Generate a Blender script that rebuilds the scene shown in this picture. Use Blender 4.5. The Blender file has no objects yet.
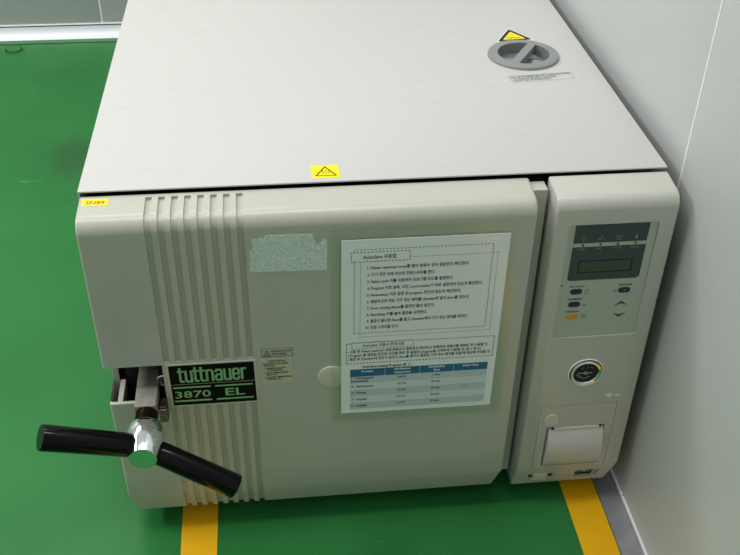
import bpy, math, random
from mathutils import Vector, Matrix
random.seed(7)
C = bpy.context.scene.collection
H = 0.5059          # height of the cover top above the floor
W = 0.66            # cover width
D = 0.88            # cover depth
FY = -0.05          # plane of the front faces
WX = 0.6772         # right wall
BY = 1.6947         # back wall
PI = math.pi

# ------------------------------------------------------------------ materials
def srgb(r, g, b):
    f = lambda c: c/12.92 if c <= .04045 else ((c+.055)/1.055)**2.4
    return (f(r/255), f(g/255), f(b/255), 1)

def mat(name, col, rough=.5, metal=0, spec=.5, bump=0, bscale=400, var=0, vscale=6, coat=0, vcol=None):
    m = bpy.data.materials.new(name); m.use_nodes = True
    nt = m.node_tree; b = nt.nodes['Principled BSDF']
    b.inputs['Base Color'].default_value = col
    b.inputs['Roughness'].default_value = rough
    b.inputs['Metallic'].default_value = metal
    b.inputs['Specular IOR Level'].default_value = spec
    b.inputs['Coat Weight'].default_value = coat
    tc = nt.nodes.new('ShaderNodeTexCoord')
    if bump:
        n = nt.nodes.new('ShaderNodeTexNoise'); n.inputs['Scale'].default_value = bscale; n.inputs['Detail'].default_value = 3
        bp = nt.nodes.new('ShaderNodeBump'); bp.inputs['Strength'].default_value = bump; bp.inputs['Distance'].default_value = .001
        nt.links.new(tc.outputs['Object'], n.inputs['Vector']); nt.links.new(n.outputs['Fac'], bp.inputs['Height'])
        nt.links.new(bp.outputs['Normal'], b.inputs['Normal'])
    if var:
        n = nt.nodes.new('ShaderNodeTexNoise'); n.inputs['Scale'].default_value = vscale; n.inputs['Detail'].default_value = 5
        r = nt.nodes.new('ShaderNodeMapRange'); r.inputs[1].default_value = .35; r.inputs[2].default_value = .7
        mx = nt.nodes.new('ShaderNodeMix'); mx.data_type = 'RGBA'
        mx.inputs[6].default_value = col
        mx.inputs[7].default_value = vcol or tuple(c*(1-var) for c in col[:3])+(1,)
        nt.links.new(tc.outputs['Object'], n.inputs['Vector']); nt.links.new(n.outputs['Fac'], r.inputs[0])
        nt.links.new(r.outputs[0], mx.inputs[0]); nt.links.new(mx.outputs[2], b.inputs['Base Color'])
    return m

M = {}
M['plastic'] = mat('beige_plastic', srgb(195, 194, 183), .27, bump=.12, bscale=900, var=.03)
M['plastic_light'] = mat('light_beige_plastic', srgb(212, 208, 194), .4)
M['panel_plastic'] = mat('panel_plastic', srgb(197, 197, 187), .27, bump=.12, bscale=900, var=.03)
M['black_gloss'] = mat('black_plate', (.004, .004, .004, 1), .5, spec=.12)
M['black_handle'] = mat('black_handle', (.003, .003, .0034, 1), .12, spec=.2)
M['black'] = mat('matt_black', (.006, .006, .006, 1), .7)
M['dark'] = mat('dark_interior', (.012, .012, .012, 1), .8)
M['chrome'] = mat('chrome', (.88, .89, .90, 1), .10, 1)
M['silver'] = mat('pale_green_metal_print', srgb(150, 205, 160), .38, .35)
M['steel'] = mat('brushed_steel', (.34, .32, .27, 1), .55, .3, bump=.2, bscale=600, var=.25, vscale=90)
M['brown_steel'] = mat('oxidised_steel', (.10, .075, .06, 1), .35, 1, var=.4, vscale=120)
M['grey_plastic'] = mat('grey_cap_plastic', srgb(140, 143, 143), .5, bump=.1, bscale=800)
M['grey_dark'] = mat('dark_cap_plastic', srgb(118, 121, 121), .6)
M['yellow'] = mat('yellow_sticker', srgb(250, 232, 20), .4)
M['white'] = mat('white_sticker', srgb(235, 235, 232), .45)
M['ink'] = mat('black_ink', (.01, .01, .01, 1), .6)
M['ink_soft'] = mat('dark_grey_ink', (.06, .065, .06, 1), .6)
M['ink_olive'] = mat('olive_ink', srgb(120, 105, 20), .6)
M['ink_grey'] = mat('grey_ink', srgb(96, 96, 96), .6)
M['ink_brown'] = mat('tan_ink', srgb(150, 130, 120), .6)
M['ink_blue'] = mat('navy_ink', srgb(30, 52, 70), .6)
M['paper'] = mat('white_paper', (.95, .965, .975, 1), .4, coat=.7)
M['tbl_head'] = mat('table_header_ink', srgb(44, 108, 150), .6)
M['tbl_dark'] = mat('table_band_dark', srgb(196, 210, 216), .7)
M['tbl_light'] = mat('table_band_light', srgb(222, 230, 234), .7)
M['overlay'] = mat('keypad_overlay', srgb(182, 192, 178), .35, var=.04, vscale=25)
M['window'] = mat('display_window', srgb(52, 66, 66), .22)
M['lcd'] = mat('lcd_glass', srgb(56, 70, 50), .15)
M['navy'] = mat('navy_button', srgb(22, 34, 58), .35)
M['orange'] = mat('orange_button', srgb(222, 152, 40), .4)
M['icon'] = mat('grey_icon_print', srgb(140, 150, 146), .5)
M['jack'] = mat('green_socket', srgb(30, 110, 60), .4)
M['slider'] = mat('switch_slider', srgb(214, 216, 196), .4)
M['pfeed'] = mat('printer_flap', srgb(208, 205, 200), .3)
M['clabel'] = mat('label_stock', srgb(204, 200, 176), .4)
M['chip'] = mat('bare_white_chip', srgb(238, 240, 232), .6)
M['scuff'] = mat('grey_scuff', srgb(198, 197, 193), .6)
M['rubber'] = mat('rubber_foot', (.02, .02, .02, 1), .8)

def lid_mat():
    m = mat('white_powder_coat', srgb(199, 199, 195), .5, bump=.15, bscale=1200)
    nt = m.node_tree; b = nt.nodes['Principled BSDF']; tc = nt.nodes['Texture Coordinate']
    mp = nt.nodes.new('ShaderNodeMapping'); mp.inputs['Scale'].default_value = (9, 22, 9)
    n = nt.nodes.new('ShaderNodeTexNoise'); n.inputs['Scale'].default_value = 1.6; n.inputs['Detail'].default_value = 7; n.inputs['Roughness'].default_value = .7
    r = nt.nodes.new('ShaderNodeValToRGB')
    r.color_ramp.elements[0].position = .60; r.color_ramp.elements[0].color = srgb(199, 199, 195)
    r.color_ramp.elements[1].position = .80; r.color_ramp.elements[1].color = srgb(186, 185, 180)
    L = nt.links.new
    L(tc.outputs['Object'], mp.inputs[0]); L(mp.outputs[0], n.inputs['Vector']); L(n.outputs['Fac'], r.inputs[0]); L(r.outputs[0], b.inputs['Base Color'])
    return m
M['lid'] = lid_mat()

def residue_mat():
    m = mat('speckled_tape_residue', srgb(206, 220, 212), .4, bump=.8, bscale=700)
    nt = m.node_tree; b = nt.nodes['Principled BSDF']; tc = nt.nodes['Texture Coordinate']
    v = nt.nodes.new('ShaderNodeTexNoise'); v.inputs['Scale'].default_value = 420; v.inputs['Detail'].default_value = 2
    r = nt.nodes.new('ShaderNodeValToRGB')
    r.color_ramp.elements[0].position = .36; r.color_ramp.elements[0].color = srgb(196, 214, 204)
    r.color_ramp.elements[1].position = .66; r.color_ramp.elements[1].color = srgb(240, 248, 243)
    L = nt.links.new
    L(tc.outputs['Object'], v.inputs['Vector']); L(v.outputs['Fac'], r.inputs[0]); L(r.outputs[0], b.inputs['Base Color'])
    return m
M['residue'] = residue_mat()

def film_mat():
    m = bpy.data.materials.new('clear_laminate_film'); m.use_nodes = True
    nt = m.node_tree; nt.nodes.clear(); L = nt.links.new
    out = nt.nodes.new('ShaderNodeOutputMaterial')
    t = nt.nodes.new('ShaderNodeBsdfTransparent'); t.inputs[0].default_value = (.965, .99, .96, 1)
    g = nt.nodes.new('ShaderNodeBsdfGlossy'); g.inputs['Roughness'].default_value = .12; g.inputs['Color'].default_value = (1, 1, 1, 1)
    mx = nt.nodes.new('ShaderNodeMixShader')
    mx.inputs[0].default_value = .04; L(t.outputs[0], mx.inputs[1]); L(g.outputs[0], mx.inputs[2]); L(mx.outputs[0], out.inputs[0])
    return m
M['film'] = film_mat()

def floor_mat():
    m = bpy.data.materials.new('green_epoxy_floor'); m.use_nodes = True
    nt = m.node_tree; b = nt.nodes['Principled BSDF']; L = nt.links.new
    b.inputs['Specular IOR Level'].default_value = .3
    tc = nt.nodes.new('ShaderNodeTexCoord')
    def ramp(src, p0, c0, p1, c1):
        r = nt.nodes.new('ShaderNodeValToRGB')
        r.color_ramp.elements[0].position = p0; r.color_ramp.elements[0].color = c0
        r.color_ramp.elements[1].position = p1; r.color_ramp.elements[1].color = c1
        L(src, r.inputs[0]); return r
    n = nt.nodes.new('ShaderNodeTexNoise'); n.inputs['Scale'].default_value = 5; n.inputs['Detail'].default_value = 6
    L(tc.outputs['Object'], n.inputs['Vector'])
    base = ramp(n.outputs['Fac'], .3, (.022, .165, .038, 1), .72, (.029, .200, .049, 1))
    cur = base.outputs[0]
    # dark dirt stains at fixed places on the floor
    def stain(cur, x, y, rx, ry, k):
        mp = nt.nodes.new('ShaderNodeMapping'); mp.vector_type = 'TEXTURE'
        mp.inputs['Location'].default_value = (x, y, 0); mp.inputs['Scale'].default_value = (rx, ry, 1)
        wn = nt.nodes.new('ShaderNodeTexNoise'); wn.inputs['Scale'].default_value = 3; wn.inputs['Detail'].default_value = 4
        va = nt.nodes.new('ShaderNodeVectorMath'); va.operation = 'MULTIPLY_ADD'; va.inputs[1].default_value = (1.4, 1.4, 0); va.inputs[2].default_value = (-.7, -.7, 0)
        ad = nt.nodes.new('ShaderNodeVectorMath'); ad.operation = 'ADD'
        ln = nt.nodes.new('ShaderNodeVectorMath'); ln.operation = 'LENGTH'
        L(tc.outputs['Object'], mp.inputs[0]); L(mp.outputs[0], wn.inputs['Vector']); L(wn.outputs['Color'], va.inputs[0])
        L(va.outputs[0], ad.inputs[0]); L(mp.outputs[0], ad.inputs[1]); L(ad.outputs[0], ln.inputs[0])
        mr = nt.nodes.new('ShaderNodeMapRange'); mr.interpolation_type = 'SMOOTHSTEP'
        mr.inputs[1].default_value = .2; mr.inputs[2].default_value = 1.1; mr.inputs[3].default_value = k; mr.inputs[4].default_value = 0
        L(ln.outputs['Value'], mr.inputs[0])
        mx = nt.nodes.new('ShaderNodeMix'); mx.data_type = 'RGBA'; mx.inputs[7].default_value = (.03, .085, .035, 1)
        L(mr.outputs[0], mx.inputs[0]); L(cur, mx.inputs[6]); return mx.outputs[2]
    cur = stain(cur, -.225, 1.01, .085, .12, .6)
    cur = stain(cur, -.515, 1.34, .06, .16, .9)
    # pale hairline scratches
    mp = nt.nodes.new('ShaderNodeMapping'); mp.inputs['Rotation'].default_value = (0, 0, .7); mp.inputs['Scale'].default_value = (2.2, 26, 1)
    sn = nt.nodes.new('ShaderNodeTexNoise'); sn.inputs['Scale'].default_value = 2.6; sn.inputs['Detail'].default_value = 3
    L(tc.outputs['Object'], mp.inputs[0]); L(mp.outputs[0], sn.inputs['Vector'])
    sr = ramp(sn.outputs['Fac'], .735, (0, 0, 0, 1), .76, (1, 1, 1, 1))
    mx = nt.nodes.new('ShaderNodeMix'); mx.data_type = 'RGBA'; mx.inputs[7].default_value = (.18, .42, .24, 1)
    ml = nt.nodes.new('ShaderNodeMath'); ml.operation = 'MULTIPLY'; ml.inputs[1].default_value = .45
    L(sr.outputs[0], ml.inputs[0]); L(ml.outputs[0], mx.inputs[0]); L(cur, mx.inputs[6]); cur = mx.outputs[2]
    L(cur, b.inputs['Base Color'])
    n3 = nt.nodes.new('ShaderNodeTexNoise'); n3.inputs['Scale'].default_value = 9; n3.inputs['Detail'].default_value = 3
    L(tc.outputs['Object'], n3.inputs['Vector'])
    mr = nt.nodes.new('ShaderNodeMapRange'); mr.inputs[3].default_value = .22; mr.inputs[4].default_value = .36
    L(n3.outputs['Fac'], mr.inputs[0]); L(mr.outputs[0], b.inputs['Roughness'])
    bp = nt.nodes.new('ShaderNodeBump'); bp.inputs['Strength'].default_value = .12; bp.inputs['Distance'].default_value = .002
    n4 = nt.nodes.new('ShaderNodeTexNoise'); n4.inputs['Scale'].default_value = 60; n4.inputs['Detail'].default_value = 2
    L(tc.outputs['Object'], n4.inputs['Vector']); L(n4.outputs['Fac'], bp.inputs['Height']); L(bp.outputs['Normal'], b.inputs['Normal'])
    return m
M['floor'] = floor_mat()
M['wall'] = mat('pale_grey_wall_panel', srgb(206, 210, 208), .42, bump=.05, bscale=700, var=.02, vscale=3)
M['wall_back'] = mat('grey_back_wall_panel', srgb(178, 180, 179), .4, var=.03, vscale=4)
M['bead'] = mat('white_silicone', srgb(252, 252, 250), .25)
M['cove'] = mat('white_cove_trim', srgb(236, 238, 245), .3)
M['strip'] = mat('grey_metal_strip', srgb(196, 197, 206), .3, .6, bump=.2, bscale=300, var=.2, vscale=40)
M['tape'] = mat('yellow_floor_tape', srgb(246, 186, 6), .42, bump=.1, bscale=200, var=.06, vscale=20)

# ------------------------------------------------------------------ mesh builder
class MB:
    def __init__(s): s.v = []; s.f = []; s.m = []; s.mats = []
    def mi(s, k):
        if k not in s.mats: s.mats.append(k)
        return s.mats.index(k)
    def face(s, pts, k):
        i = len(s.v); s.v += [tuple(p) for p in pts]; s.f.append(list(range(i, i+len(pts)))); s.m.append(s.mi(k))
    def raw(s, vs, fs, k):
        i = len(s.v); s.v += [tuple(p) for p in vs]; j = s.mi(k)
        for f in fs: s.f.append([a+i for a in f]); s.m.append(j)
    def box(s, a, b, k, T=None):
        (x0, y0, z0), (x1, y1, z1) = a, b
        p = [(x0, y0, z0), (x1, y0, z0), (x1, y1, z0), (x0, y1, z0), (x0, y0, z1), (x1, y0, z1), (x1, y1, z1), (x0, y1, z1)]
        if T: p = [T(*q) for q in p]
        s.raw(p, [(0, 3, 2, 1), (4, 5, 6, 7), (0, 1, 5, 4), (1, 2, 6, 5), (2, 3, 7, 6), (3, 0, 4, 7)], k)
    def plate(s, pts, T, h0, h1, k, side=None):
        """2-D outline (ccw) on a plane T(u, v, h), thickness h0..h1"""
        n = len(pts); a = [T(u, v, h0) for u, v in pts]; b = [T(u, v, h1) for u, v in pts]
        s.face(b, k); s.face(a[::-1], side or k)
        for i in range(n):
            j = (i+1) % n; s.face([a[i], a[j], b[j], b[i]], side or k)
    def rev(s, prof, k, T, n=48, cap=True):
        """profile [(r, h)] revolved about the h axis; T(u, v, h)"""
        i0 = len(s.v); vs = []
        for r, h in prof:
            for j in range(n):
                a = 2*PI*j/n; vs.append(T(r*math.cos(a), r*math.sin(a), h))
        fs = []
        for q in range(len(prof)-1):
            for j in range(n):
                jj = (j+1) % n; fs.append((q*n+j, q*n+jj, (q+1)*n+jj, (q+1)*n+j))
        if cap:
            fs.append(tuple(range(n))[::-1]); fs.append(tuple((len(prof)-1)*n+j for j in range(n)))
        s.raw(vs, fs, k)
    def line(s, pts, w, T, h, k, closed=False):
        n = len(pts)
        for i in range(n if closed else n-1):
            a = Vector(pts[i]); b = Vector(pts[(i+1) % n]); d = b-a
            if d.length < 1e-9: continue
            d.normalize(); q = Vector((-d.y, d.x))*w/2; e = d*w/2
            a = a-e; b = b+e
            s.face([T(*(a-q), h), T(*(b-q), h), T(*(b+q), h), T(*(a+q), h)], k)
    def dash(s, a, b, w, T, h, k, dl=.0022, gl=.0019):
        a = Vector(a); b = Vector(b); d = b-a; L = d.length; d.normalize(); t = 0
        while t < L:
            e = min(t+dl, L); s.line([tuple(a+d*(t+w/2)), tuple(a+d*max(e-w/2, t+w/2))], w, T, h, k); t += dl+gl
    def dashrect(s, x0, y0, x1, y1, w, T, h, k, **kw):
        for a, b in (((x0, y0), (x1, y0)), ((x1, y0), (x1, y1)), ((x1, y1), (x0, y1)), ((x0, y1), (x0, y0))): s.dash(a, b, w, T, h, k, **kw)
    def text(s, txt, u, v, size, T, h, k, width=None, align='LEFT', bold=0, sx=1, rot=0):
        c = bpy.data.curves.new('t', 'FONT'); c.body = txt; c.size = size; c.offset = bold*size; c.resolution_u = 2; c.fill_mode = 'FRONT'
        o = bpy.data.objects.new('t', c); C.objects.link(o); bpy.context.view_layer.update()
        me = bpy.data.meshes.new_from_object(o.evaluated_get(bpy.context.evaluated_depsgraph_get()))
        vs = [p.co.copy() for p in me.vertices]
        if vs:
            xs = [p.x for p in vs]; x0, x1 = min(xs), max(xs)
            if width: sx = width/(x1-x0)
            off = {'LEFT': -x0, 'CENTER': -(x0+x1)/2, 'RIGHT': -x1}[align]
            ca, sa = math.cos(rot), math.sin(rot); out = []
            for p in vs:
                X = (p.x+off)*sx; Y = p.y; out.append(T(u+X*ca-Y*sa, v+X*sa+Y*ca, h))
            s.raw(out, [tuple(q.vertices) for q in me.polygons], k)
        bpy.data.objects.remove(o); bpy.data.curves.remove(c); bpy.data.meshes.remove(me)
    def build(s, name, parent=None, smooth=30, bevel=0, weld=True, keep=False, segs=3, label=None):
        me = bpy.data.meshes.new(name); me.from_pydata(s.v, [], s.f)
        for k in s.mats: me.materials.append(M[k])
        for p, j in zip(me.polygons, s.m): p.material_index = j
        me.update()
        import bmesh
        bm = bmesh.new(); bm.from_mesh(me)
        if weld: bmesh.ops.remove_doubles(bm, verts=bm.verts, dist=1e-6)
        if not keep: bmesh.ops.recalc_face_normals(bm, faces=bm.faces)
        bm.to_mesh(me); bm.free()
        o = bpy.data.objects.new(name, me); C.objects.link(o)
        if bevel:
            b = o.modifiers.new('bevel', 'BEVEL'); b.width = bevel; b.segments = segs; b.limit_method = 'ANGLE'; b.angle_limit = math.radians(30)
            apply(o)
        if smooth:
            for p in o.data.polygons: p.use_smooth = True
            o.data.set_sharp_from_angle(angle=math.radians(smooth))
        if parent: attach(o, parent)
        if label: o['label'] = label
        return o

def apply(o):
    bpy.context.view_layer.update()
    me = bpy.data.meshes.new_from_object(o.evaluated_get(bpy.context.evaluated_depsgraph_get()))
    o.modifiers.clear(); o.data = me

def wpos(o):
    v = Vector(o.location); p = o.parent
    while p: v += p.location; p = p.parent
    return v
def attach(o, parent):
    """parent, keeping the mesh where it stands; objects here carry no rotation"""
    o.parent = parent; o.location = o.location - wpos(parent)

def cut(o, cutters):
    for c in cutters:
        m = o.modifiers.new('b', 'BOOLEAN'); m.operation = 'DIFFERENCE'; m.object = c; m.solver = 'EXACT'
    apply(o)
    for c in cutters: bpy.data.objects.remove(c)
    for p in o.data.polygons: p.use_smooth = True
    o.data.set_sharp_from_angle(angle=math.radians(28))

def tag(o, label, cat, group=None):
    o['label'] = label; o['category'] = cat
    if group: o['group'] = group
    return o
def empty(name, loc, label, cat):
    o = bpy.data.objects.new(name, None); C.objects.link(o); o.location = loc; o.empty_display_size = .05
    return tag(o, label, cat)
def struct(mb, name, **kw):
    o = mb.build(name, **kw); o['kind'] = 'structure'; return o

# planes: T(u, v, h) with h the distance out of the surface
F = lambda u, v, h: (u, FY-h, v)
TOP = lambda u, v, h: (u, v, H+h)
FL = lambda u, v, h: (u, v, h)
CA, CB = Vector((0, -.05, .072)), Vector((0, -.035, .0235))   # chamfer below the control panel
cd = (CA-CB).normalized(); cn = Vector((0, -1, 0)); cn = (cn-cd*cn.dot(cd)).normalized()
def CH(u, v, h):                                           # v = height z on the chamfer
    p = CA+(CB-CA)*((CA.z-v)/(CA.z-CB.z))+cn*h
    return (u, p.y, p.z)
def rrect(x0, y0, x1, y1, r, n=6):
    p = []
    for cx, cy, a in ((x1-r, y0+r, -90), (x1-r, y1-r, 0), (x0+r, y1-r, 90), (x0+r, y0+r, 180)):
        for i in range(n+1):
            t = math.radians(a+90*i/n); p.append((cx+r*math.cos(t), cy+r*math.sin(t)))
    return p
def circ(cx, cy, rx, ry=None, n=40):
    ry = ry or rx
    return [(cx+rx*math.cos(2*PI*i/n), cy+ry*math.sin(2*PI*i/n)) for i in range(n)]

# ------------------------------------------------------------------ setting
m = MB(); m.box((-3, -3.2, -.05), (WX, BY, 0), 'floor'); fl = struct(m, 'floor', smooth=0)

def wall_panels(name, boxes, k):
    m = MB()
    for a, b in boxes: m.box(a, b, k)
    return struct(m, name, smooth=30, bevel=.0012, weld=False)
seam = .0016
ys = [-3.2, -1.162, -.002, 1.158, BY+.05]
wall_panels('wall_right', [((WX, ys[i]+seam/2, 0), (WX+.05, ys[i+1]-seam/2, 2.5)) for i in range(4)], 'wall')
m = MB()
for y in ys[1:-1]: m.box((WX-.0004, y-.0015, .008), (WX+.02, y+.0015, 2.5), 'bead')
struct(m, 'trim_1', smooth=0)
xs = [-3, -1.39, -.2365, .92-.24]
wall_panels('wall_back', [((xs[i]+seam, BY-.004, .034), (xs[i+1]-seam, BY+.05, 2.5)) for i in range(3)], 'wall_back')
m = MB()
for x in xs[1:-1]: m.box((x-seam, BY-.0036, .0365), (x+seam, BY+.02, 2.5), 'bead')
struct(m, 'trim_2', smooth=0)
# concave cove along the back wall, a dark joint and a silicone line above it
m = MB(); prof = []
for i in range(9):
    t = i/8*PI/2; prof.append((BY-.030+.024*math.sin(t), .024-.022*math.cos(t)))
prof = [(BY-.030, 0)]+prof+[(BY-.006, .0295), (BY+.01, .0295), (BY+.01, 0)]
x0, x1 = -3, WX-.001; n = len(prof)
for i in range(n):
    a, b = prof[i], prof[(i+1) % n]; m.face([(x0, *a), (x1, *a), (x1, *b), (x0, *b)], 'cove')
m.face([(x0, *p) for p in prof], 'cove'); m.face([(x1, *p) for p in prof][::-1], 'cove')
struct(m, 'trim_3')
m = MB(); m.box((-3, BY-.003, .0300), (WX-.001, BY+.004, .0335), 'black')
m.box((-3, BY-.0075, .0335), (WX-.001, BY-.0035, .0362), 'bead'); struct(m, 'trim_4', smooth=0)
# raised paint lip on the floor near the back wall
m = MB(); p = []; pb = []
xx = -1.2
while xx < WX-.01:
    p.append((xx, BY-.052+random.uniform(-.002, .002))); xx += .03
p2 = [(x, BY-.0305) for x, _ in p][::-1]
m.plate(p+p2, FL, .0002, .0018, 'floor'); struct(m, 'trim_5', smooth=0)
# metal strip and bead along the right wall
m = MB()
prof = [(.6455, 0.0002), (.6455, .0016), (.6685, .0016), (.6715, .0022), (.6748, .0050), (WX-.0004, .0050), (WX-.0004, .0002)]
n = len(prof); y0, y1 = -3, BY-.03
for i in range(n):
    a, b = prof[i], prof[(i+1) % n]; m.face([(a[0], y0, a[1]), (b[0], y0, b[1]), (b[0], y1, b[1]), (a[0], y1, a[1])], 'strip')
m.face([(a[0], y0, a[1]) for a in prof], 'strip'); m.face([(a[0], y1, a[1]) for a in prof][::-1], 'strip')
struct(m, 'trim_6', smooth=20)
m = MB(); m.box((WX-.0034, -3, .0051), (WX-.0002, -.056, .0078), 'bead'); m.box((WX-.0034, -.054, .0051), (WX-.0002, BY-.04, .0078), 'bead')
struct(m, 'trim_7', smooth=0)

# ------------------------------------------------------------------ floor tapes and plug
def tape(pts, label, seed):
    rn = random.Random(seed)
    (ax, ay), (bx, by), w = pts
    L, R = [], []
    N = 60
    for i in range(N+1):
        t = i/N; x = ax+(bx-ax)*t; y = ay+(by-ay)*t
        L.append((x+rn.uniform(-.0003, .0003), y)); R.append((x+w+rn.uniform(-.0003, .0003), y))
    m = MB(); q = L+R[::-1]
    m.plate(q, FL, .0001, .0005, 'tape'); m.line([(L[i][0]+w*.5, L[i][1]) for i in (30, 60)], .0006, FL, .00056, 'tape')
    return tag(m.build('floor_tape', smooth=0), label, 'tape')
tape(((.0645, -1.0), (.0625, .35), .0480), 'yellow floor tape running out under the door handle, left of the two', 1)
tape(((.5950, -1.0), (.5962, .35), .0485), 'yellow floor tape beside the grey metal strip at the wall', 2)
m = MB()
T = lambda u, v, h: (-.4645+u, 1.606+v, h)
m.rev([(.0265, .0003), (.0265, .0012), (.0250, .0020), (.0230, .0018), (.0225, .0004)], 'floor', T, 40, cap=False)
m.rev([(.0220, .0003), (.0220, .0006)], 'black', T, 40)
m.rev([(.0195, .0007), (.0195, .0032)], 'floor', T, 40)
tag(m.build('floor_plug'), 'round green painted plug in the floor near the back wall', 'floor plug')

# ------------------------------------------------------------------ autoclave
A = empty('autoclave', (W/2, D/2, 0), 'white and beige tabletop steriliser standing on the green floor beside the wall', 'autoclave')

# cover: folded sheet metal
t = .0022
m = MB()
m.box((0, 0, H-t), (W, D, H), 'lid'); m.box((0, .001, .045), (t, D, H-t), 'lid'); m.box((W-t, .001, .045), (W, D, H-t), 'lid')
m.box((t, D-t, .045), (W-t, D, H-t), 'lid')
cover = m.build('top_cover', A, bevel=.0008, weld=False, segs=2)
m = MB(); m.box((.004, .014, .03), (W-.004, D-.004, H-.022), 'dark'); m.build('inner_body', A, smooth=0)
for fx in (.07, .59):
    for fy in (.10, .78):
        m = MB(); T = (lambda fx, fy: lambda u, v, h: (fx+u, fy+v, h))(fx, fy)
        m.rev([(.017, 0), (.02, .003), (.022, .030)], 'rubber', T, 24); m.build('foot', A)

# ---- profile of the front shells
def shell_profile(ztop, yback, zbend, r, zc, yb, zb, nz):
    """list of (y, z, ny, nz)"""
    P = []
    top = [(yback, ztop), (FY+r, zbend)]
    slope = math.atan2(zbend-ztop, -(FY+r-yback))   # negative slope towards the front
    a0 = math.radians(90)+0
    for i in range(6):
        q = i/6; P.append((top[0][0]+(top[1][0]-top[0][0])*q, ztop+(zbend-ztop)*q))
    cy, cz = FY+r, zbend-r
    for i in range(13):
        a = PI/2*i/12; P.append((cy-r*math.sin(a), cz+r*math.cos(a)))
    for z in nz:
        if z < cz-.001: P.append((FY, z))
    for i in range(1, 5):
        q = i/4; P.append((FY+(yb-FY)*q, zc+(zb-zc)*q))
    out = []
    for i, (y, z) in enumerate(P):
        a = P[max(i-1, 0)]; b = P[min(i+1, len(P)-1)]
        d = Vector((b[0]-a[0], b[1]-a[1])).normalized()
        out.append((y, z, d.y, -d.x))      # outward normal of a path going forward, then down
    return out

# ---- door: stepped shell with grooves and a notch
NZ0, NZ1 = .2376, .2955
zs = sorted(set([.478, .46, .42, .38, .34, .30, .299, NZ1, .27, NZ0, .2272, .2262, .19, .15, .11, .072]), reverse=True)
P = shell_profile(H-.0062, -.0010, H-.0085, .0175, .072, -.035, .0290, zs)
g0, gp, gw = .0722, .01392, .0070
cols = [.0012, .0016, .0024, .0036, .0052]
grooves = [(g0+gp*i, g0+gp*i+gw) for i in range(8)]
cols += [.0695] + [c for g in grooves for c in g] + [.22, .30, .38, .46, .4945, .4962, .4974, .4981, .4985]
cols = sorted(cols)
XL, XR = .0012, .4985
def edge_off(x):
    r = .004
    for e in (x-XL, XR-x):
        if e < r: return r*(1-math.sqrt(max(0, 1-((r-e)/r)**2)))*.75
    return 0
GD = .0034
def state(xm, k):
    y, z = P[k][0], P[k][1]; zm = (P[k][1]+P[k+1][1])/2
    if xm < .0695 and NZ0 < zm < NZ1: return 2
    for a, b in grooves:
        if a < xm < b:
            if k < 1: return 0
            if zm > .299: return 1
            if zm < .2272 and zm > 0: return 1
    return 0
# groove tops start a little behind the lid edge
def dpt(x, k, depth):
    y, z, ny, nz = P[k]
    zb = .072; f = max(0, (zb-z)/(zb-.029)) if z < zb else 0
    xa = XL+.0045*f; xb = XR-.0065*f
    X = xa+(x-XL)/(XR-XL)*(xb-xa) if (x < .01 or x > .49) else x
    o = depth+edge_off(x)
    return (X, y-ny*o, z-nz*o)
m = MB(); nc = len(cols)-1; nr = len(P)-1
S = [[state((cols[c]+cols[c+1])/2, k) for k in range(nr)] for c in range(nc)]
DEP = {0: 0, 1: GD}
for c in range(nc):
    for k in range(nr):
        s_ = S[c][k]
        if s_ == 2: continue
        d = DEP[s_]; xa, xb = cols[c], cols[c+1]
        m.face([dpt(xa, k, d), dpt(xa, k+1, d), dpt(xb, k+1, d), dpt(xb, k, d)], 'plastic')
        if c+1 < nc and S[c+1][k] != s_:
            d2 = DEP.get(S[c+1][k], .0048); m.face([dpt(xb, k, d), dpt(xb, k+1, d), dpt(xb, k+1, d2), dpt(xb, k, d2)], 'plastic')
        if c > 0 and S[c-1][k] == 2:
            m.face([dpt(xa, k, d), dpt(xa, k+1, d), dpt(xa, k+1, .0048), dpt(xa, k, .0048)], 'plastic')
        if k+1 < nr and S[c][k+1] != s_:
            d2 = DEP.get(S[c][k+1], .0048); m.face([dpt(xa, k+1, d), dpt(xb, k+1, d), dpt(xb, k+1, d2), dpt(xa, k+1, d2)], 'plastic')
        if k > 0 and S[c][k-1] == 2:
            m.face([dpt(xa, k, d), dpt(xb, k, d), dpt(xb, k, .0048), dpt(xa, k, .0048)], 'plastic')
for c, x in ((0, XL), (nc-1, XR)):
    for k in range(nr):
        if S[c][k] == 2: continue
        a, b = dpt(x, k, 0), dpt(x, k+1, 0)
        m.face([a, b, (b[0], -.0008, b[2]), (a[0], -.0008, a[2])], 'plastic')
# bottom and the inner lining that closes the shell
a, b = dpt(XL, nr, 0), dpt(XR, nr, 0)
m.face([a, b, (b[0], -.0008, b[2]), (a[0], -.0008, a[2])], 'plastic')
m.box((XL+.0006, -.0040, NZ0-.05), (.0085, -.0008, NZ1+.03), 'plastic')                   # back flange seen in the notch
m.box((.0100, -.0452, NZ0-.020), (.0160, -.0041, NZ0-.0012), 'plastic')                      # ledge going back inside the notch
m.box((.0100, -.0452, NZ1+.001), (.4850, -.0420, .470), 'dark')
m.box((.4900, -.0200, .040), (.5160, -.0010, .4945), 'plastic')                               # ring of the door seen in the gap
door = m.build('door', A, weld=True, smooth=28)
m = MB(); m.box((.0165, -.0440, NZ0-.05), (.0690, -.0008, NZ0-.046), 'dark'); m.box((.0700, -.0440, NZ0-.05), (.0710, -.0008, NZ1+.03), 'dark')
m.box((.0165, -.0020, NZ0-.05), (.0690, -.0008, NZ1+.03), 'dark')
m.build('handle_recess', door, smooth=0, label='black recess behind the clamp bar')

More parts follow.
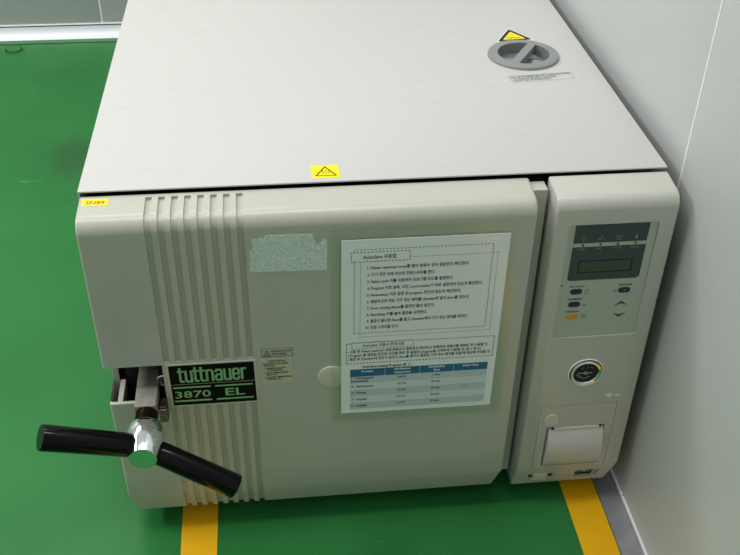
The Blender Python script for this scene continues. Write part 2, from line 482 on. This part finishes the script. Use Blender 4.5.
# nameplate
m = MB(); h = .0012
m.plate([(.0746, .2282), (.1790, .2282), (.1790, .2960), (.0738, .2960)], F, 0, .0007, 'plastic_light')
m.plate([(.0767, .2645), (.1766, .2645), (.1763, .2938), (.0764, .2938)], F, .0006, h, 'black_gloss')
m.plate([(.0771, .2308), (.1772, .2308), (.1767, .2634), (.0768, .2634)], F, .0006, h, 'black_gloss')
hh = h+.00025
for x0, x1, y in ((.079, .1235, .2592), (.079, .1235, .2376), (.1286, .1735, .2590), (.1290, .1735, .2374)):
    m.plate([(x0, y-.0011), (x1, y-.0011), (x1, y+.0011), (x0, y+.0011)], F, h, hh, 'silver')
# tall rounded lower-case lettering drawn with strokes
def strokes(m, paths, x, y, w, hgt, th):
    z = hh
    for path in paths:
        pts = [(x+px*w, y+py*hgt) for px, py in path]
        for i in range(len(pts)-1):
            a = Vector(pts[i]); b = Vector(pts[i+1]); d = (b-a).normalized(); q = Vector((-d.y, d.x))*th/2; e = d*th*.30
            a -= e; b += e
            z += .00003; m.face([F(*(a-q), z), F(*(b-q), z), F(*(b+q), z), F(*(a+q), z)], 'silver')
GL = {
 't': [[(.32, 1.28), (.32, .16), (.48, .03), (.85, .03)], [(0, .98), (.85, .98)]],
 'u': [[(.1, 1), (.1, .14), (.25, .02), (.75, .02), (.9, .14)], [(.9, 1), (.9, 0)]],
 'n': [[(.1, 1), (.1, 0)], [(.1, .86), (.25, .98), (.75, .98), (.9, .86), (.9, 0)]],
 'a': [[(.12, .82), (.25, .98), (.75, .98), (.9, .86), (.9, 0)], [(.9, .56), (.3, .54), (.1, .42), (.1, .14), (.25, .02), (.62, .02), (.9, .16)]],
 'e': [[(.1, .5), (.9, .5), (.9, .86), (.75, .98), (.25, .98), (.1, .86), (.1, .14), (.25, .02), (.75, .02), (.9, .14), (.9, .26)]],
 'r': [[(.12, 1), (.12, 0)], [(.12, .82), (.4, .98), (.85, .98)]],
}
xpos = {0: ('t', .0868, .0070), 1: ('u', .0950, .0082), 2: ('t', .1046, .0068), 3: ('t', .1115, .0070), 4: ('n', .1196, .0084),
        5: ('a', .1302, .0082), 6: ('u', .1405, .0082), 7: ('e', .1508, .0080), 8: ('r', .1610, .0062)}
for i, (ch_, x, w) in xpos.items(): strokes(m, GL[ch_], x, .2684, w, .0168, .0029)
m.text('3870', .0802, .2428, .0152, F, hh, 'silver', width=.0425, bold=.012)
m.text('EL', .1402, .2428, .0165, F, hh, 'silver', width=.0235, bold=.016)
m.build('nameplate', door, smooth=0, label='black nameplate with silver lettering')

# door button, caution labels, tape residue, yellow number label
m = MB(); T = lambda u, v, h: (.2692+u, FY-h, .2611+v)
m.rev([(.0176, 0), (.0170, .0012), (.0160, .0017), (.012, .0021), (.006, .0023), (.0005, .0024)], 'plastic_light', T, 48)
m.build('door_button', door)
m = MB()
m.plate(rrect(.1862, .2986, .2234, .3122, .0008), F, 0, .00025, 'plastic')
m.line([(.1867, .2991), (.2229, .2991), (.2229, .3117), (.1867, .3117)], .0006, F, .0004, 'ink', closed=True)
m.line([(.1888, .3004), (.1966, .3004), (.1927, .3090)], .0008, F, .0004, 'ink', closed=True)
m.line([(.1918, .3018), (.1927, .3052), (.1936, .3018)], .0005, F, .0004, 'ink')
m.text('ENSURE DOOR', .1982, .3060, .0042, F, .0004, 'ink', width=.0232, bold=.02)
m.text('TIGHTENED', .1982, .3012, .0042, F, .0004, 'ink', width=.0178, bold=.02)
m.build('warning_label', door, smooth=0)
m = MB()
m.plate(rrect(.1860, .2568, .2215, .2957, .0008), F, 0, .00025, 'clabel')
m.text('CAUTION', .2036, .2903, .0050, F, .0004, 'ink', width=.021, align='CENTER', bold=.02)
rows = [('DOOR SHOULD BE OPENED', .1876, .030), ('ONLY WHEN:', .1876, .0135), ('1. PRESSURE GAUGE IS', .1880, .0265), ('AT ZERO PRESSURE', .1912, .0185),
        ('2. DRAIN TEMPERATURE IS', .1880, .0290), ('BELOW 60 C', .1912, .0130), ('3. EXHAUST TEMPERATURE', .1880, .0325), ('IS BELOW 60 C', .1912, .0175)]
y = .2868
for i, (t_, x, w) in enumerate(rows):
    m.text(t_, x, y, .0032, F, .0004, 'ink', width=w, bold=.03); y -= .0031 if i % 2 == 0 else .0040
m.build('caution_label', door, smooth=0)
m = MB()
q = [(.1801, .4240), (.2653, .4213), (.2660, .4600), (.2628, .4632), (.2570, .4570), (.2545, .4540), (.2535, .4600), (.2527, .4575), (.2520, .4640), (.2514, .4622), (.2507, .4704), (.2350, .4708), (.2170, .4712), (.1996, .4714),
     (.1965, .4672), (.1935, .4686), (.1900, .4660), (.1870, .4682), (.1838, .4668), (.1850, .4635), (.1838, .4600), (.1862, .4585), (.1848, .4545), (.1822, .4525), (.1808, .4490)]
m.plate(q, F, 0, .0004, 'residue')
m.build('tape_residue', door, smooth=0, label='torn grey strip of tape residue')
# plane of the door top: slopes gently to the front
def DT(u, v, h):
    z = (H-.0062)+(-.0010-v)/(-.0010+.0325)*(-.0023)
    return (u, v, z+h)
m = MB()
m.plate([(.0058, -.0178), (.0326, -.0186), (.0338, -.0066), (.0056, -.0052)], DT, 0, .0003, 'yellow')
m.text('SN89', .0196, -.0158, .0088, DT, .00045, 'ink_olive', width=.020, align='CENTER', bold=.01, rot=-.03)
m.build('number_label', door, smooth=0, label='yellow label reading SN89')

# clamp bar, threaded neck, hub and grips
CY = lambda x, z: (lambda u, v, h: (x+u, -h, z+v))     # revolve about the y axis, h forward
hub_x, hub_z = .050, .2465
m = MB(); m.box((.0352, -.0785, .2390), (.0605, -.0050, .2590), 'steel')
bar = m.build('clamp_bar', A, bevel=.0012, weld=False)
m = MB(); pr = [(.0085, .0780)]
for i in range(11): pr += [(.0130, .0786+i*.0019), (.0112, .0794+i*.0019)]
m.rev(pr+[(.0135, .0996), (.0135, .1030)], 'brown_steel', CY(hub_x-.0015, hub_z-.001), 40); m.build('threaded_neck', bar)
m = MB()
m.box((.0610, -.0680, .2200), (.0705, -.0515, .2450), 'brown_steel')
for i in range(6): m.box((.0612, -.0700, .2215+i*.0038), (.0708, -.0680, .2235+i*.0038), 'steel')
m.build('ribbed_block', bar, bevel=.0006, weld=False, segs=2)
m = MB(); m.rev([(.0085, .018), (.0085, .034), (.0078, .0348)], 'chrome', CY(.0660, .2570), 32); m.build('bolt_head', bar)
m = MB()
prof = [(.0110, .1010), (.0160, .1014), (.0195, .1035), (.0215, .1070), (.0224, .1110), (.0225, .1180), (.0216, .1235), (.0160, .1500), (.0154, .1510)]
m.rev(prof, 'chrome', CY(hub_x, hub_z), 64)
hub = m.build('handle_hub', A, smooth=40)
def grip(ang, be, sgn, L):
    al = math.radians(ang); be = math.radians(be)
    d = Vector((sgn*math.cos(al)*math.cos(be), -math.sin(al), -sgn*math.cos(al)*math.sin(be)))
    c = Vector((hub_x, -.1310, hub_z)); u = d.orthogonal().normalized(); v = d.cross(u)
    T = lambda a, b, h: tuple(c+u*a+v*b+d*h)
    m = MB(); m.rev([(.0095, .010), (.0095, .0165), (.0128, .0172), (.0138, .0185), (.0146, L-.0012), (.0139, L)], 'black_handle', T, 48)
    m.build('handle_grip', hub, smooth=40)
grip(7, 32, 1, .1175); grip(13, 26.5, -1, .1165)

# ---- control panel
PL, PR = .5203, .6602
PP = shell_profile(H-.0045, -.0010, H-.0075, .016, .072, -.035, .0235, [.072])
m = MB()
def ring(x, drop, inner):
    pts = []
    for (y, z, ny, nz) in PP: pts.append((y, z))
    return pts
pts = [(y, z) for y, z, _, _ in PP]+[(-.001, .0235)]
def px(x, z):
    f = max(0, (.072-z)/(.072-.0235))
    return (PL-.003*0+.0*f) if x == 0 else PR-.0085*f
def pxl(z): f = max(0, (.072-z)/(.072-.0235)); return PL-.0035*f
Lp = [(PL if z >= .072 else PL-.0020*max(0, (.072-z)/.0485), y, z) for y, z in pts]
Rp = [(PR if z >= .072 else PR-.0082*max(0, (.072-z)/.0485), y, z) for y, z in pts]
n = len(pts)
m.face(Lp, 'panel_plastic'); m.face(Rp[::-1], 'panel_plastic')
for i in range(n):
    j = (i+1) % n; m.face([Lp[i], Rp[i], Rp[j], Lp[j]], 'panel_plastic')
panel = m.build('control_panel', A, bevel=.0024, weld=True)
cs = []
def cutter(pts, T, h0, h1):
    m = MB(); m.plate(pts, T, h0, h1, 'panel_plastic'); o = m.build('cutter', smooth=0); cs.append(o)
cutter(rrect(.5375, .3006, .6410, .4650, .0040), F, -.0024, .02)
cutter(circ(.5885, .2420, .0213, n=56), F, -.006, .02)
# seam round the printer door: four thin slots
for a in ((.5385, .0712, .5391, .1868), (.6394, .0712, .6400, .1868), (.5385, .1862, .6400, .1868), (.5385, .0708, .6400, .0713)):
    cutter([(a[0], a[1]), (a[2], a[1]), (a[2], a[3]), (a[0], a[3])], F, -.002, .02)
cutter([(.5505, .0740), (.6290, .0740), (.6290, .1475), (.5505, .1475)], F, -.006, .02)
cutter(circ(.5555, .1612, .0112, n=40), F, -.0012, .02)
cutter([(.5384, .0398), (.5730, .0398), (.5730, .0512), (.5384, .0512)], CH, -.0022, .02)
cutter([(.6048, .0345), (.6370, .0345), (.6400, .0545), (.6048, .0545)], CH, -.0045, .02)
cut(panel, cs)

OV = -.0022
m = MB()
m.plate(rrect(.5378, .3009, .6407, .4647, .0038), F, OV-.0001, OV+.0004, 'overlay')
h = OV+.0006
m.plate([(.5447, .4388), (.6308, .4388), (.6311, .4640), (.5447, .4640)], F, OV, h, 'window')
q = rrect(.5447, .3862, .6311, .4337, .0045)
q = [(u, v) if v < .41 else ((.6311 if u > .58 else .5447), .4337) for u, v in q]; qq = []
for a in q:
    if not qq or (Vector(a)-Vector(qq[-1])).length > 1e-6: qq.append(a)
m.plate(qq, F, OV, h, 'window')
i_ = h+.0002
def diamond(x, y, r, k, hh, fill=False):
    m.line([(x-r*1.1, y), (x, y-r), (x+r*1.1, y), (x, y+r)], .0005, F, hh, k, closed=True); m.line([(x, y-r*.35), (x, y+r*.35)], .0005, F, hh, k)
diamond(.5566, .4450, .0030, 'icon', i_)
m.line([(.5735, .4425), (.5771, .4482), (.5808, .4425)], .0005, F, i_, 'icon'); m.line([(.5751, .4425), (.5777, .4445)], .0005, F, i_, 'icon')
m.line([(.5945, .4478), (.5955, .4425), (.5997, .4425), (.6007, .4478)], .0005, F, i_, 'icon')
for k in range(4): m.line([(.5935+k*.0022, .4470), (.5948+k*.0022, .4470)], .0006, F, i_, 'icon')
m.line([(.5966, .4430), (.5976, .4455), (.5986, .4430)], .0004, F, i_, 'icon')
m.plate([(.6168, .4425), (.6190, .4425), (.6190, .4476), (.6168, .4476)], F, h, i_, 'icon')
for x, tt, w in ((.5556, 'START', .010), (.5762, 'FAIL', .007), (.5972, 'WATER', .0115), (.6180, 'DOOR', .010)):
    m.text(tt, x, .4298, .0034, F, i_, 'icon', width=w, align='CENTER')
j_ = OV+.0006
for x, y, tt, w in ((.5580, .3766, 'SEL. CYCLE', .0165), (.5582, .3578, 'PARAMETER', .0175), (.5575, .3390, 'START/STOP', .0175), (.6168, .3758, 'PROGRAM', .0155)):
    m.text(tt, x, y-.0003, .0038, F, j_, 'ink', width=w, align='CENTER', bold=.02)
m.line(rrect(.5690, .3665, .5728, .3728, .001, 2), .0005, F, j_, 'ink_soft', closed=True)
m.line([(.5690, .3490), (.5730, .3490)], .0010, F, j_, 'ink_soft'); m.line([(.5697, .3510), (.5724, .3510)], .0005, F, j_, 'ink_soft')
diamond(.5725, .3326, .0032, 'ink_soft', j_)
m.line([(.6065, .3716), (.6032, .3688), (.6065, .3660)], .0005, F, j_, 'ink_soft'); m.line([(.6050, .3688), (.6075, .3688)], .0005, F, j_, 'ink_soft')
# little tear at the left edge of the film
m.plate([(.5380, .3785), (.5402, .3790), (.5414, .3800), (.5400, .3806), (.5380, .3800)], F, OV+.0003, j_, 'ink_soft')
ov = m.build('keypad', panel, smooth=0, label='greenish keypad film with two dark windows')
m = MB()
m.line([(.5556, .3978), (.6186, .3978), (.6186, .4138), (.5556, .4138)], .0012, F, h+.0001, 'black', closed=True)
m.plate([(.5564, .3986), (.6178, .3986), (.6178, .4132), (.5564, .4132)], F, h, h+.0003, 'lcd')
m.build('display', panel, smooth=0, label='dark olive blank display')
for x in (.5566, .5771, .5976, .6182):
    m = MB(); m.plate([(x-.0011, .4352), (x+.0011, .4352), (x+.0011, .4374), (x-.0011, .4374)], F, OV+.0002, OV+.0010, 'black'); m.build('indicator_lamp', panel, smooth=0)
def pill(x, y, k, lab):
    m = MB(); m.plate(rrect(x-.0073, y-.0037, x+.0073, y+.0037, .0036), F, OV+.0002, OV+.0011, k)
    m.plate(rrect(x-.0056, y-.0025, x+.0056, y+.0025, .0024), F, OV+.0011, OV+.0014, k)
    if lab: m.plate([(x-.001, y-.0008), (x+.0012, y-.0008), (x+.0016, y+.0010), (x-.0004, y+.0008)], F, OV+.0014, OV+.0015, 'icon')
    m.build('button', panel, smooth=0, label={'navy': 'navy blue button', 'orange': 'orange start button'}[k])
pill(.5582, .3700, 'navy', 0); pill(.5584, .3510, 'navy', 0); pill(.5580, .3324, 'orange', 1); pill(.6166, .3690, 'navy', 1)
for y, s_ in ((.3490, 1), (.3318, -1)):
    m = MB(); x = .6162
    q = [(x-.0078, y-.0030*s_), (x, y+.0034*s_), (x+.0078, y-.0030*s_), (x+.0015, y-.0004*s_), (x, y-.0002*s_), (x-.0015, y-.0004*s_)]
    if s_ < 0: q = q[::-1]
    m.plate(q, F, OV+.0002, OV+.0009, 'ink_soft'); m.build('arrow_button', panel, smooth=0)

# power key: chrome bezel with a black disc
m = MB(); T = lambda u, v, h: (.5885+u, FY-h, .2420+v)
m.rev([(.0212, -.006), (.0212, .0012), (.0218, .0016), (.0226, .0010), (.0226, .0002)], 'bead', T, 64, cap=False)
m.rev([(.0211, -.005), (.0210, .0008)], 'black', T, 64, cap=True)
m.rev([(.0200, .0006), (.0200, .0026), (.0192, .0034), (.0164, .0026), (.0156, .0012)], 'chrome', T, 64, cap=False)
m.rev([(.0161, .0006), (.0161, .0014)], 'black', T, 64)
e = .00165
m.plate([(-.0105, -.0004), (.0080, -.0004), (.0080, .0012), (-.0105, .0012)], T, .0014, e+.0004, 'icon')
m.plate(circ(-.0005, .0003, .0026, n=20), T, .0014, e+.0008, 'icon')
m.line([(-.0055, -.0060), (-.0035, -.0085), (.0015, -.0085), (.0030, -.0060)], .0014, T, e, 'icon')
for a, b in (((-.0115, -.003), (-.009, -.0052)), ((-.0125, -.0012), (-.0105, -.0022)), ((-.0085, -.0065), (-.0065, -.0050)), ((.0040, -.0050), (.0060, -.0065)), ((-.006, .0075), (-.004, .0095)), ((.001, .0080), (.002, .0100)), ((.0055, .0095), (.0075, .0078)), ((-.0100, -.0040), (-.0075, -.0025))):
    m.line([a, b], .0009, T, e, 'icon')
m.build('power_key', panel, smooth=35, label='round chrome ringed black key switch')

# printer: feed button and bulging flap
m = MB(); T = lambda u, v, h: (.5555+u, FY-h, .1612+v)
m.rev([(.0104, -.0012), (.0104, .0010), (.0098, .0016), (.005, .0017), (.0004, .0017)], 'plastic_light', T, 48); m.build('paper_feed_button', panel)
m = MB(); N = 16; a0 = []
for i in range(N+1):
    q = i/N; z = .0765+(.1440-.0765)*q; a0.append((z, -.0045+.0130*math.sin(PI*(.10+.84*q))**.8))
xa, xb = .5535, .6275
for i in range(N):
    (z0, h0), (z1, h1) = a0[i], a0[i+1]
    m.face([F(xa, z0, h0), F(xb, z0, h0), F(xb, z1, h1), F(xa, z1, h1)], 'pfeed')
side = [(z, h) for z, h in a0]
m.face([F(xa, z, h) for z, h in side]+[F(xa, side[-1][0], -.0059), F(xa, side[0][0], -.0059)], 'pfeed')
m.face(([F(xb, z, h) for z, h in side]+[F(xb, side[-1][0], -.0059), F(xb, side[0][0], -.0059)])[::-1], 'pfeed')
m.face([F(xa, side[0][0], -.0059), F(xb, side[0][0], -.0059), F(xb, *side[0]), F(xa, *side[0])], 'pfeed')
m.face([F(xa, side[-1][0], -.0059), F(xb, side[-1][0], -.0059), F(xb, *side[-1]), F(xa, *side[-1])], 'pfeed')
pf = m.build('printer_flap', panel, smooth=50, label='satin silver curved printer flap')
m = MB()
m.box((.5605, FY-.0010, .1440), (.6210, FY+.0050, .1464), 'chip')
m.box((.5575, FY-.0012, .1442), (.5605, FY+.0050, .1470), 'black'); m.box((.6212, FY-.0012, .1442), (.6242, FY+.0050, .1470), 'black')
m.build('paper_slot', panel, smooth=0)
# switch and socket on the lower chamfer
m = MB(); m.plate([(.5386, .0400), (.5728, .0400), (.5728, .0510), (.5386, .0510)], CH, -.0021, -.0017, 'dark')
m.plate(rrect(.5450, .0370, .5652, .0520, .0018), CH, -.0017, .0016, 'slider'); m.build('power_switch', panel, smooth=0, label='white slide switch')
m = MB(); m.plate([(.6052, .0348), (.6300, .0348), (.6300, .0542), (.6052, .0542)], CH, -.0044, -.0034, 'black')
m.plate([(.6080, .0420), (.6275, .0420), (.6275, .0525), (.6080, .0525)], CH, -.0034, -.0026, 'jack'); m.plate([(.6170, .0450), (.6205, .0450), (.6205, .0495), (.6170, .0495)], CH, -.0026, -.0022, 'silver')
m.plate([(.6300, .0346), (.6312, .0346), (.6312, .0544), (.6300, .0544)], CH, -.0044, -.0002, 'panel_plastic')
m.build('data_socket', panel, smooth=0, label='green socket in a dark opening')
m = MB(); m.text('RTX', .5904, .0395, .0052, CH, .0002, 'ink_olive', width=.0115); m.build('printed_mark', panel, smooth=0)
m = MB(); m.plate([(.6194, .2021), (.6290, .2024), (.6305, .2014), (.6280, .1968), (.6262, .1952), (.6238, .1968), (.6216, .1998)][::-1], F, -.0001, .0002, 'chip')
m.build('paint_chip', panel, smooth=0, label='bare white chip')
m = MB(); m.plate([(.6330, .1988), (.6375, .2002), (.6392, .1990), (.6440, .1992), (.6395, .1978), (.6345, .1972)][::-1], F, -.0001, .0002, 'chip')
m.build('paint_chip', panel, smooth=0, label='bare white chip')

# ---- reservoir cap on the cover
cx, cy = .5672, .3185
cutc = MB(); T = lambda u, v, h: (cx+u, cy+v, H+h)
cutc.rev([(.0440, -.02), (.0440, .02)], 'lid', T, 64); cc = cutc.build('cutter', smooth=0); cut(cover, [cc])
R0, R1, hc, dp = .0497, .0360, .0045, -.0105
m = MB()
m.rev([(R1, .0045), (R0-.003, .0045), (R0-.0008, .0036), (R0, .0020), (R0, .0003)], 'grey_plastic', T, 72, cap=False)
m.rev([(R1-.0015, dp), (R1, .0045)], 'grey_dark', T, 72, cap=False)
m.rev([(R1-.0015, dp-.001), (R1-.0015, dp)], 'grey_dark', T, 72, cap=True)
ang = math.radians(58)
def CB_(u, v, h): return T(u*math.cos(ang)-v*math.sin(ang), u*math.sin(ang)+v*math.cos(ang), h)
m.plate([(-R1-.0003, -.0058), (R1+.0003, -.0058), (R1+.0003, .0058), (-R1-.0003, .0058)], CB_, dp, .00452, 'grey_plastic')
cap = m.build('reservoir_cap', A, smooth=35, label='dark grey round filler cap with a cross bar')
m = MB()
Tc = lambda x, y: (lambda u, v, h: T(x+u, y+v, h))
m.rev([(.0070, dp), (.0070, dp+.006), (.006, dp+.007)], 'grey_plastic', Tc(.0165, -.0120), 28)
m.plate([(.006, .004), (.024, .004), (.022, .017), (.006, .020)], T, dp, dp+.004, 'grey_plastic')
m.plate([(-.026, -.006), (-.012, -.006), (-.012, .010), (-.026, .010)], T, dp, dp+.003, 'grey_plastic')
m.plate([(.0265, -.0140), (.0290, -.0125), (.0260, -.0080), (.0238, -.0095)], T, dp, dp+.005, 'black')
m.plate([(-.0165, -.0210), (-.0120, -.0225), (-.0110, -.0165), (-.0155, -.0155)], T, dp, dp+.005, 'black')
m.build('cap_fittings', cap)
# triangular warning sticker behind the cap
m = MB(); tri = [(.5405, .3690), (.5960, .3735), (.5680, .4165)]
ctr = sum((Vector(a) for a in tri), Vector((0, 0)))/3
def shrink(k): return [tuple(ctr+(Vector(a)-ctr)*k) for a in tri]
def rtri(pts, r=.003, n=4):
    out = []
    for i in range(3):
        p = Vector(pts[i]); a = (Vector(pts[i-1])-p).normalized(); b = (Vector(pts[(i+1) % 3])-p).normalized()
        p0 = p+a*r*1.7; p1 = p+b*r*1.7
        for j in range(n+1):
            t_ = j/n; out.append(tuple(p0*(1-t_)**2+p*2*t_*(1-t_)+p1*t_*t_))
    return out
m.plate(rtri(shrink(1.03)), TOP, 0, .0002, 'white'); m.plate(rtri(shrink(.94)), TOP, .0002, .0003, 'ink'); m.plate(rtri(shrink(.62), .0015), TOP, .0003, .0004, 'yellow')
m.text('WARNING', ctr.x-.0005, ctr.y-.0060, .0052, TOP, .0005, 'ink', width=.021, align='CENTER', bold=.02, rot=.05)
m.text('HOT', ctr.x-.0005, ctr.y+.004, .0045, TOP, .0005, 'ink_olive', align='CENTER', rot=.05)
m.build('warning_sticker', cover, smooth=0, label='black edged yellow triangle sticker behind the cap')
m = MB()
q = [(.5336, .2324), (.6186, .2399), (.6189, .2606), (.5315, .2529)]
m.line(q, .0004, TOP, .0002, 'ink_grey', closed=True)
rt = math.radians(5)
for i, (t_, w) in enumerate((('FILL WATER RESERVOIR WITH DISTILLED WATER', .0830), ('TO THE BASE OF THE SAFETY VALVE HOLDER', .0600), ('DO NOT USE TAP WATER, DRAIN', .0520))):
    m.text(t_, .5342+.0018*min(i, 1), .2474-.0056*i, .0060, TOP, .0002, 'ink_grey', width=w, rot=rt, bold=.02)
m.build('instruction_print', cover, smooth=0)
m = MB()
q = [(.2549, .0072), (.2848, .0069), (.2848, .0348), (.2532, .0363)]
m.plate(q, TOP, 0, .0002, 'yellow')
m.line([(.2588, .0125), (.2810, .0120), (.2695, .0315)], .0016, TOP, .0003, 'ink_olive', closed=True)
m.line([(.2592, .0128), (.2695, .0312), (.2806, .0124)], .0008, TOP, .0004, 'ink')
for i in range(3): m.line([(.2660+.0035*i, .0165), (.2672+.0035*i, .0190), (.2655+.0035*i, .0215), (.2668+.0035*i, .0240)], .0007, TOP, .0004, 'ink_olive')
m.build('hot_surface_sticker', cover, smooth=0, label='small yellow sticker with a triangle symbol')
# ------------------------------------------------------------------ laminated instruction sheet
S_ = empty('instruction_sheet', (.3757, FY-.0026, .186), 'laminated white Korean instruction sheet with a blue table on the beige door', 'instruction sheet')
B0 = .0026                               # stands just proud of the round button behind it
m = MB(); q = [(.2798, .2012), (.4690, .1998), (.4700, .4613), (.2811, .4618)]
m.plate(q, F, B0, B0+.0006, 'paper')
h = B0+.0007; K = 'ink'
m.dashrect(.2955, .3296, .4515, .4484, .0009, F, h, K); m.dashrect(.3025, .3238, .4578, .4360, .0008, F, h-.00004, 'ink_brown')
m.dashrect(.2921, .4322, .3577, .4448, .0010, F, h, K)
m.plate([(.2930, .4330), (.3570, .4330), (.3570, .4440), (.2930, .4440)], F, h-.00005, h+.00003, 'paper')
h2 = h+.0001
m.text('Autoclave 사용법', .3050, .4362, .0064, F, h2, K, width=.0370, bold=.02)
ls = [('1. Water reservoir cover를 열어 증류수 양이 충분한지 확인한다.', .1155), ('2. 기기 전면 우측 하단의 전원스위치를 켠다.', .0770), ('3. Select cycle 키를 이용하여 프로그램 모드를 설정한다.', .0985),
      ('4. Program 키로 날짜, 시간, Lord number가 바로 설정되어 있는지 확인한다.', .1330), ('5. Parameters 키로 설정 된 program 조건이 맞는지 확인한다.', .1085),
      ('6. 멸균하고자 하는 기구 또는 배지를 chamber에 넣고 door를 닫는다.', .1190), ('7. Door closing device를 끝까지 돌려 잠근다.', .0790), ('8. Start/Stop 키를 눌러 멸균을 시작한다.', .0705),
      ('9. 멸균이 끝나면 Door를 열고 Chamber에서 기기 또는 배지를 꺼낸다.', .1190), ('10. 전원 스위치를 끈다.', .0390)]
for i, (t_, w) in enumerate(ls):
    m.text(t_, .3102 if i < 9 else .3090, .4216-.00955*i, .0054, F, h2, K, width=w, bold=.02)
m.dashrect(.2866, .2828, .4645, .3140, .0010, F, h, 'ink_blue', dl=.0024, gl=.0016)
m.plate([(.2930, .3058), (.3668, .3058), (.3668, .3160), (.2930, .3160)], F, h-.00005, h+.00003, 'paper')
m.dashrect(.2930, .3058, .3668, .3150, .0008, F, h2, 'ink_blue')
for k in range(26): m.line([(.2932+k*.0028, .3142), (.2948+k*.0028, .3160)], .0006, F, h2, 'ink_blue')
m.text('Autoclave 사용시 주의사항', .3055, .3084, .0056, F, h2, K, width=.0500, bold=.02)
for i, (t_, w) in enumerate((('- 사용 전 Water reservoir 내에 증류수가 충분한지 확인하고 부족하면 증류수를 채워준 후 사용할 것', .1690),
                             ('- Program 별 설정된 온도와 시간을 확인 후 알맞은 program을 선택하여 사용할 것 (표 1 참고).', .1620),
                             ('- 멸균 후 Chamber내 온도가 높으니 door를 열거나 멸균된 기구 또는 배지를 꺼낼 때 화상에 주의할 것', .1730))):
    m.text(t_, .2880, .2998-.0060*i, .0050, F, h2, K, width=w, bold=.02)
m.text('Autoclave setting Program (표 1.)', .3055, .2750, .0052, F, h2, K, width=.0600, bold=.025)
colx = [.2910, .3335, .3760, .4180, .4600]
m.plate([(.2910, .2613), (.4600, .2613), (.4602, .2728), (.2910, .2733)], F, h-.0001, h, 'tbl_head')
for t_, x, y, w in (('Program', .3122, .2680, .0140), ('Sterilization', .3548, .2690, .0200), ('temperature', .3548, .2638, .0200), ('Sterilization', .3970, .2690, .0200), ('time', .3970, .2638, .0080), ('Drying time', .4390, .2680, .0190)):
    m.text(t_, x, y, .0044, F, h2, 'paper', width=w, align='CENTER', bold=.03)
rh = (.2613-.2072)/5
tb = [('1 - Unwrapped', 'instrument', '134℃', '5 min', '—'), ('2 - Instrument', '', '121℃', '20 min', '—'), ('3 - Waste', '', '121℃', '20 min', '5 min'), ('4 - Liquids', '', '121℃', '20 min', '—'), ('5 - Liquids', '', '121℃', '30 min', '—')]
for i, r in enumerate(tb):
    y1 = .2613-rh*i; y0 = y1-rh
    m.plate([(.2910, y0), (.4600, y0), (.4600, y1), (.2910, y1)], F, h-.0001, h, 'tbl_dark' if i % 2 == 0 else 'tbl_light')
    yb = y0+rh*.40
    m.text(r[0], .2925, yb+(.0026 if i == 0 else 0), .0046, F, h2, K, bold=.03)
    if r[1]: m.text(r[1], .2925, yb-.0022, .0046, F, h2, K, bold=.03)
    m.text(r[2], .3548, yb+.001, .0042, F, h2, K, align='CENTER', bold=.03); m.text(r[3], .3970, yb+.001, .0042, F, h2, K, align='CENTER', bold=.03); m.text(r[4], .4340, yb+.001, .0036, F, h2, K, align='CENTER')
for x in colx[1:4]: m.line([(x, .2074), (x, .2728)], .0004, F, h2, 'tbl_light')
pa = m.build('printed_paper', S_, smooth=0, weld=False, label='white printed page')
m = MB(); m.plate(rrect(.2686, .1860, .4828, .4774, .004), F, B0+.0001, B0+.0003, 'film')
m.build('laminate_film', S_, smooth=0, label='clear glossy plastic pouch')

# ------------------------------------------------------------------ light
def area(name, loc, sx, sy, power, aim=(0, 0, -1), col=(1, 1, 1)):
    l = bpy.data.lights.new(name, 'AREA'); l.shape = 'RECTANGLE'; l.size = sx; l.size_y = sy; l.energy = power; l.color = col
    o = bpy.data.objects.new(name, l); C.objects.link(o); o.location = loc
    o.rotation_euler = Vector(aim).to_track_quat('-Z', 'Y').to_euler(); return o
area('ceiling_light', (-.75, 1.10, 2.35), 2.0, .4, 14, col=(1, .99, .96))
area('ceiling_light', (-2.2, .35, 2.2), .5, 1.3, 34, col=(1, .99, .96))
area('ceiling_light', (-.15, -.12, 2.4), 1.6, .36, 11, col=(1, .99, .96))
w = bpy.data.worlds.new('room'); w.use_nodes = True; bpy.context.scene.world = w
nt = w.node_tree; bg = nt.nodes['Background']; tc = nt.nodes.new('ShaderNodeTexCoord'); sp = nt.nodes.new('ShaderNodeSeparateXYZ')
cr = nt.nodes.new('ShaderNodeMapRange'); cr.inputs[1].default_value = 0; cr.inputs[2].default_value = .9; cr.inputs[3].default_value = .18; cr.inputs[4].default_value = .34
nt.links.new(tc.outputs['Generated'], sp.inputs[0]); nt.links.new(sp.outputs['Z'], cr.inputs[0]); nt.links.new(cr.outputs[0], bg.inputs[1])
bg.inputs[0].default_value = (.93, .97, 1, 1)

# ------------------------------------------------------------------ camera
cam = bpy.data.cameras.new('camera'); co = bpy.data.objects.new('camera', cam); C.objects.link(co)
cam.sensor_width = 36; cam.lens = 958.588*36/740; cam.clip_start = .02
co.location = (0.212106, -0.913751, 1.049219)
ya, pb_, rc = 0.117028, 0.635475, 0.017372
f = Vector((math.sin(ya)*math.cos(pb_), math.cos(ya)*math.cos(pb_), -math.sin(pb_)))
r = Vector((math.cos(ya), -math.sin(ya), 0)); u = r.cross(f)
r2 = r*math.cos(rc)+u*math.sin(rc); u2 = -r*math.sin(rc)+u*math.cos(rc)
co.rotation_euler = Matrix((r2, u2, -f)).transposed().to_euler()
sc = bpy.context.scene; sc.camera = co
sc.view_settings.view_transform = 'Standard'; sc.view_settings.look = 'None'; sc.view_settings.gamma = 1; sc.view_settings.exposure = .60
sc.view_settings.use_curve_mapping = False
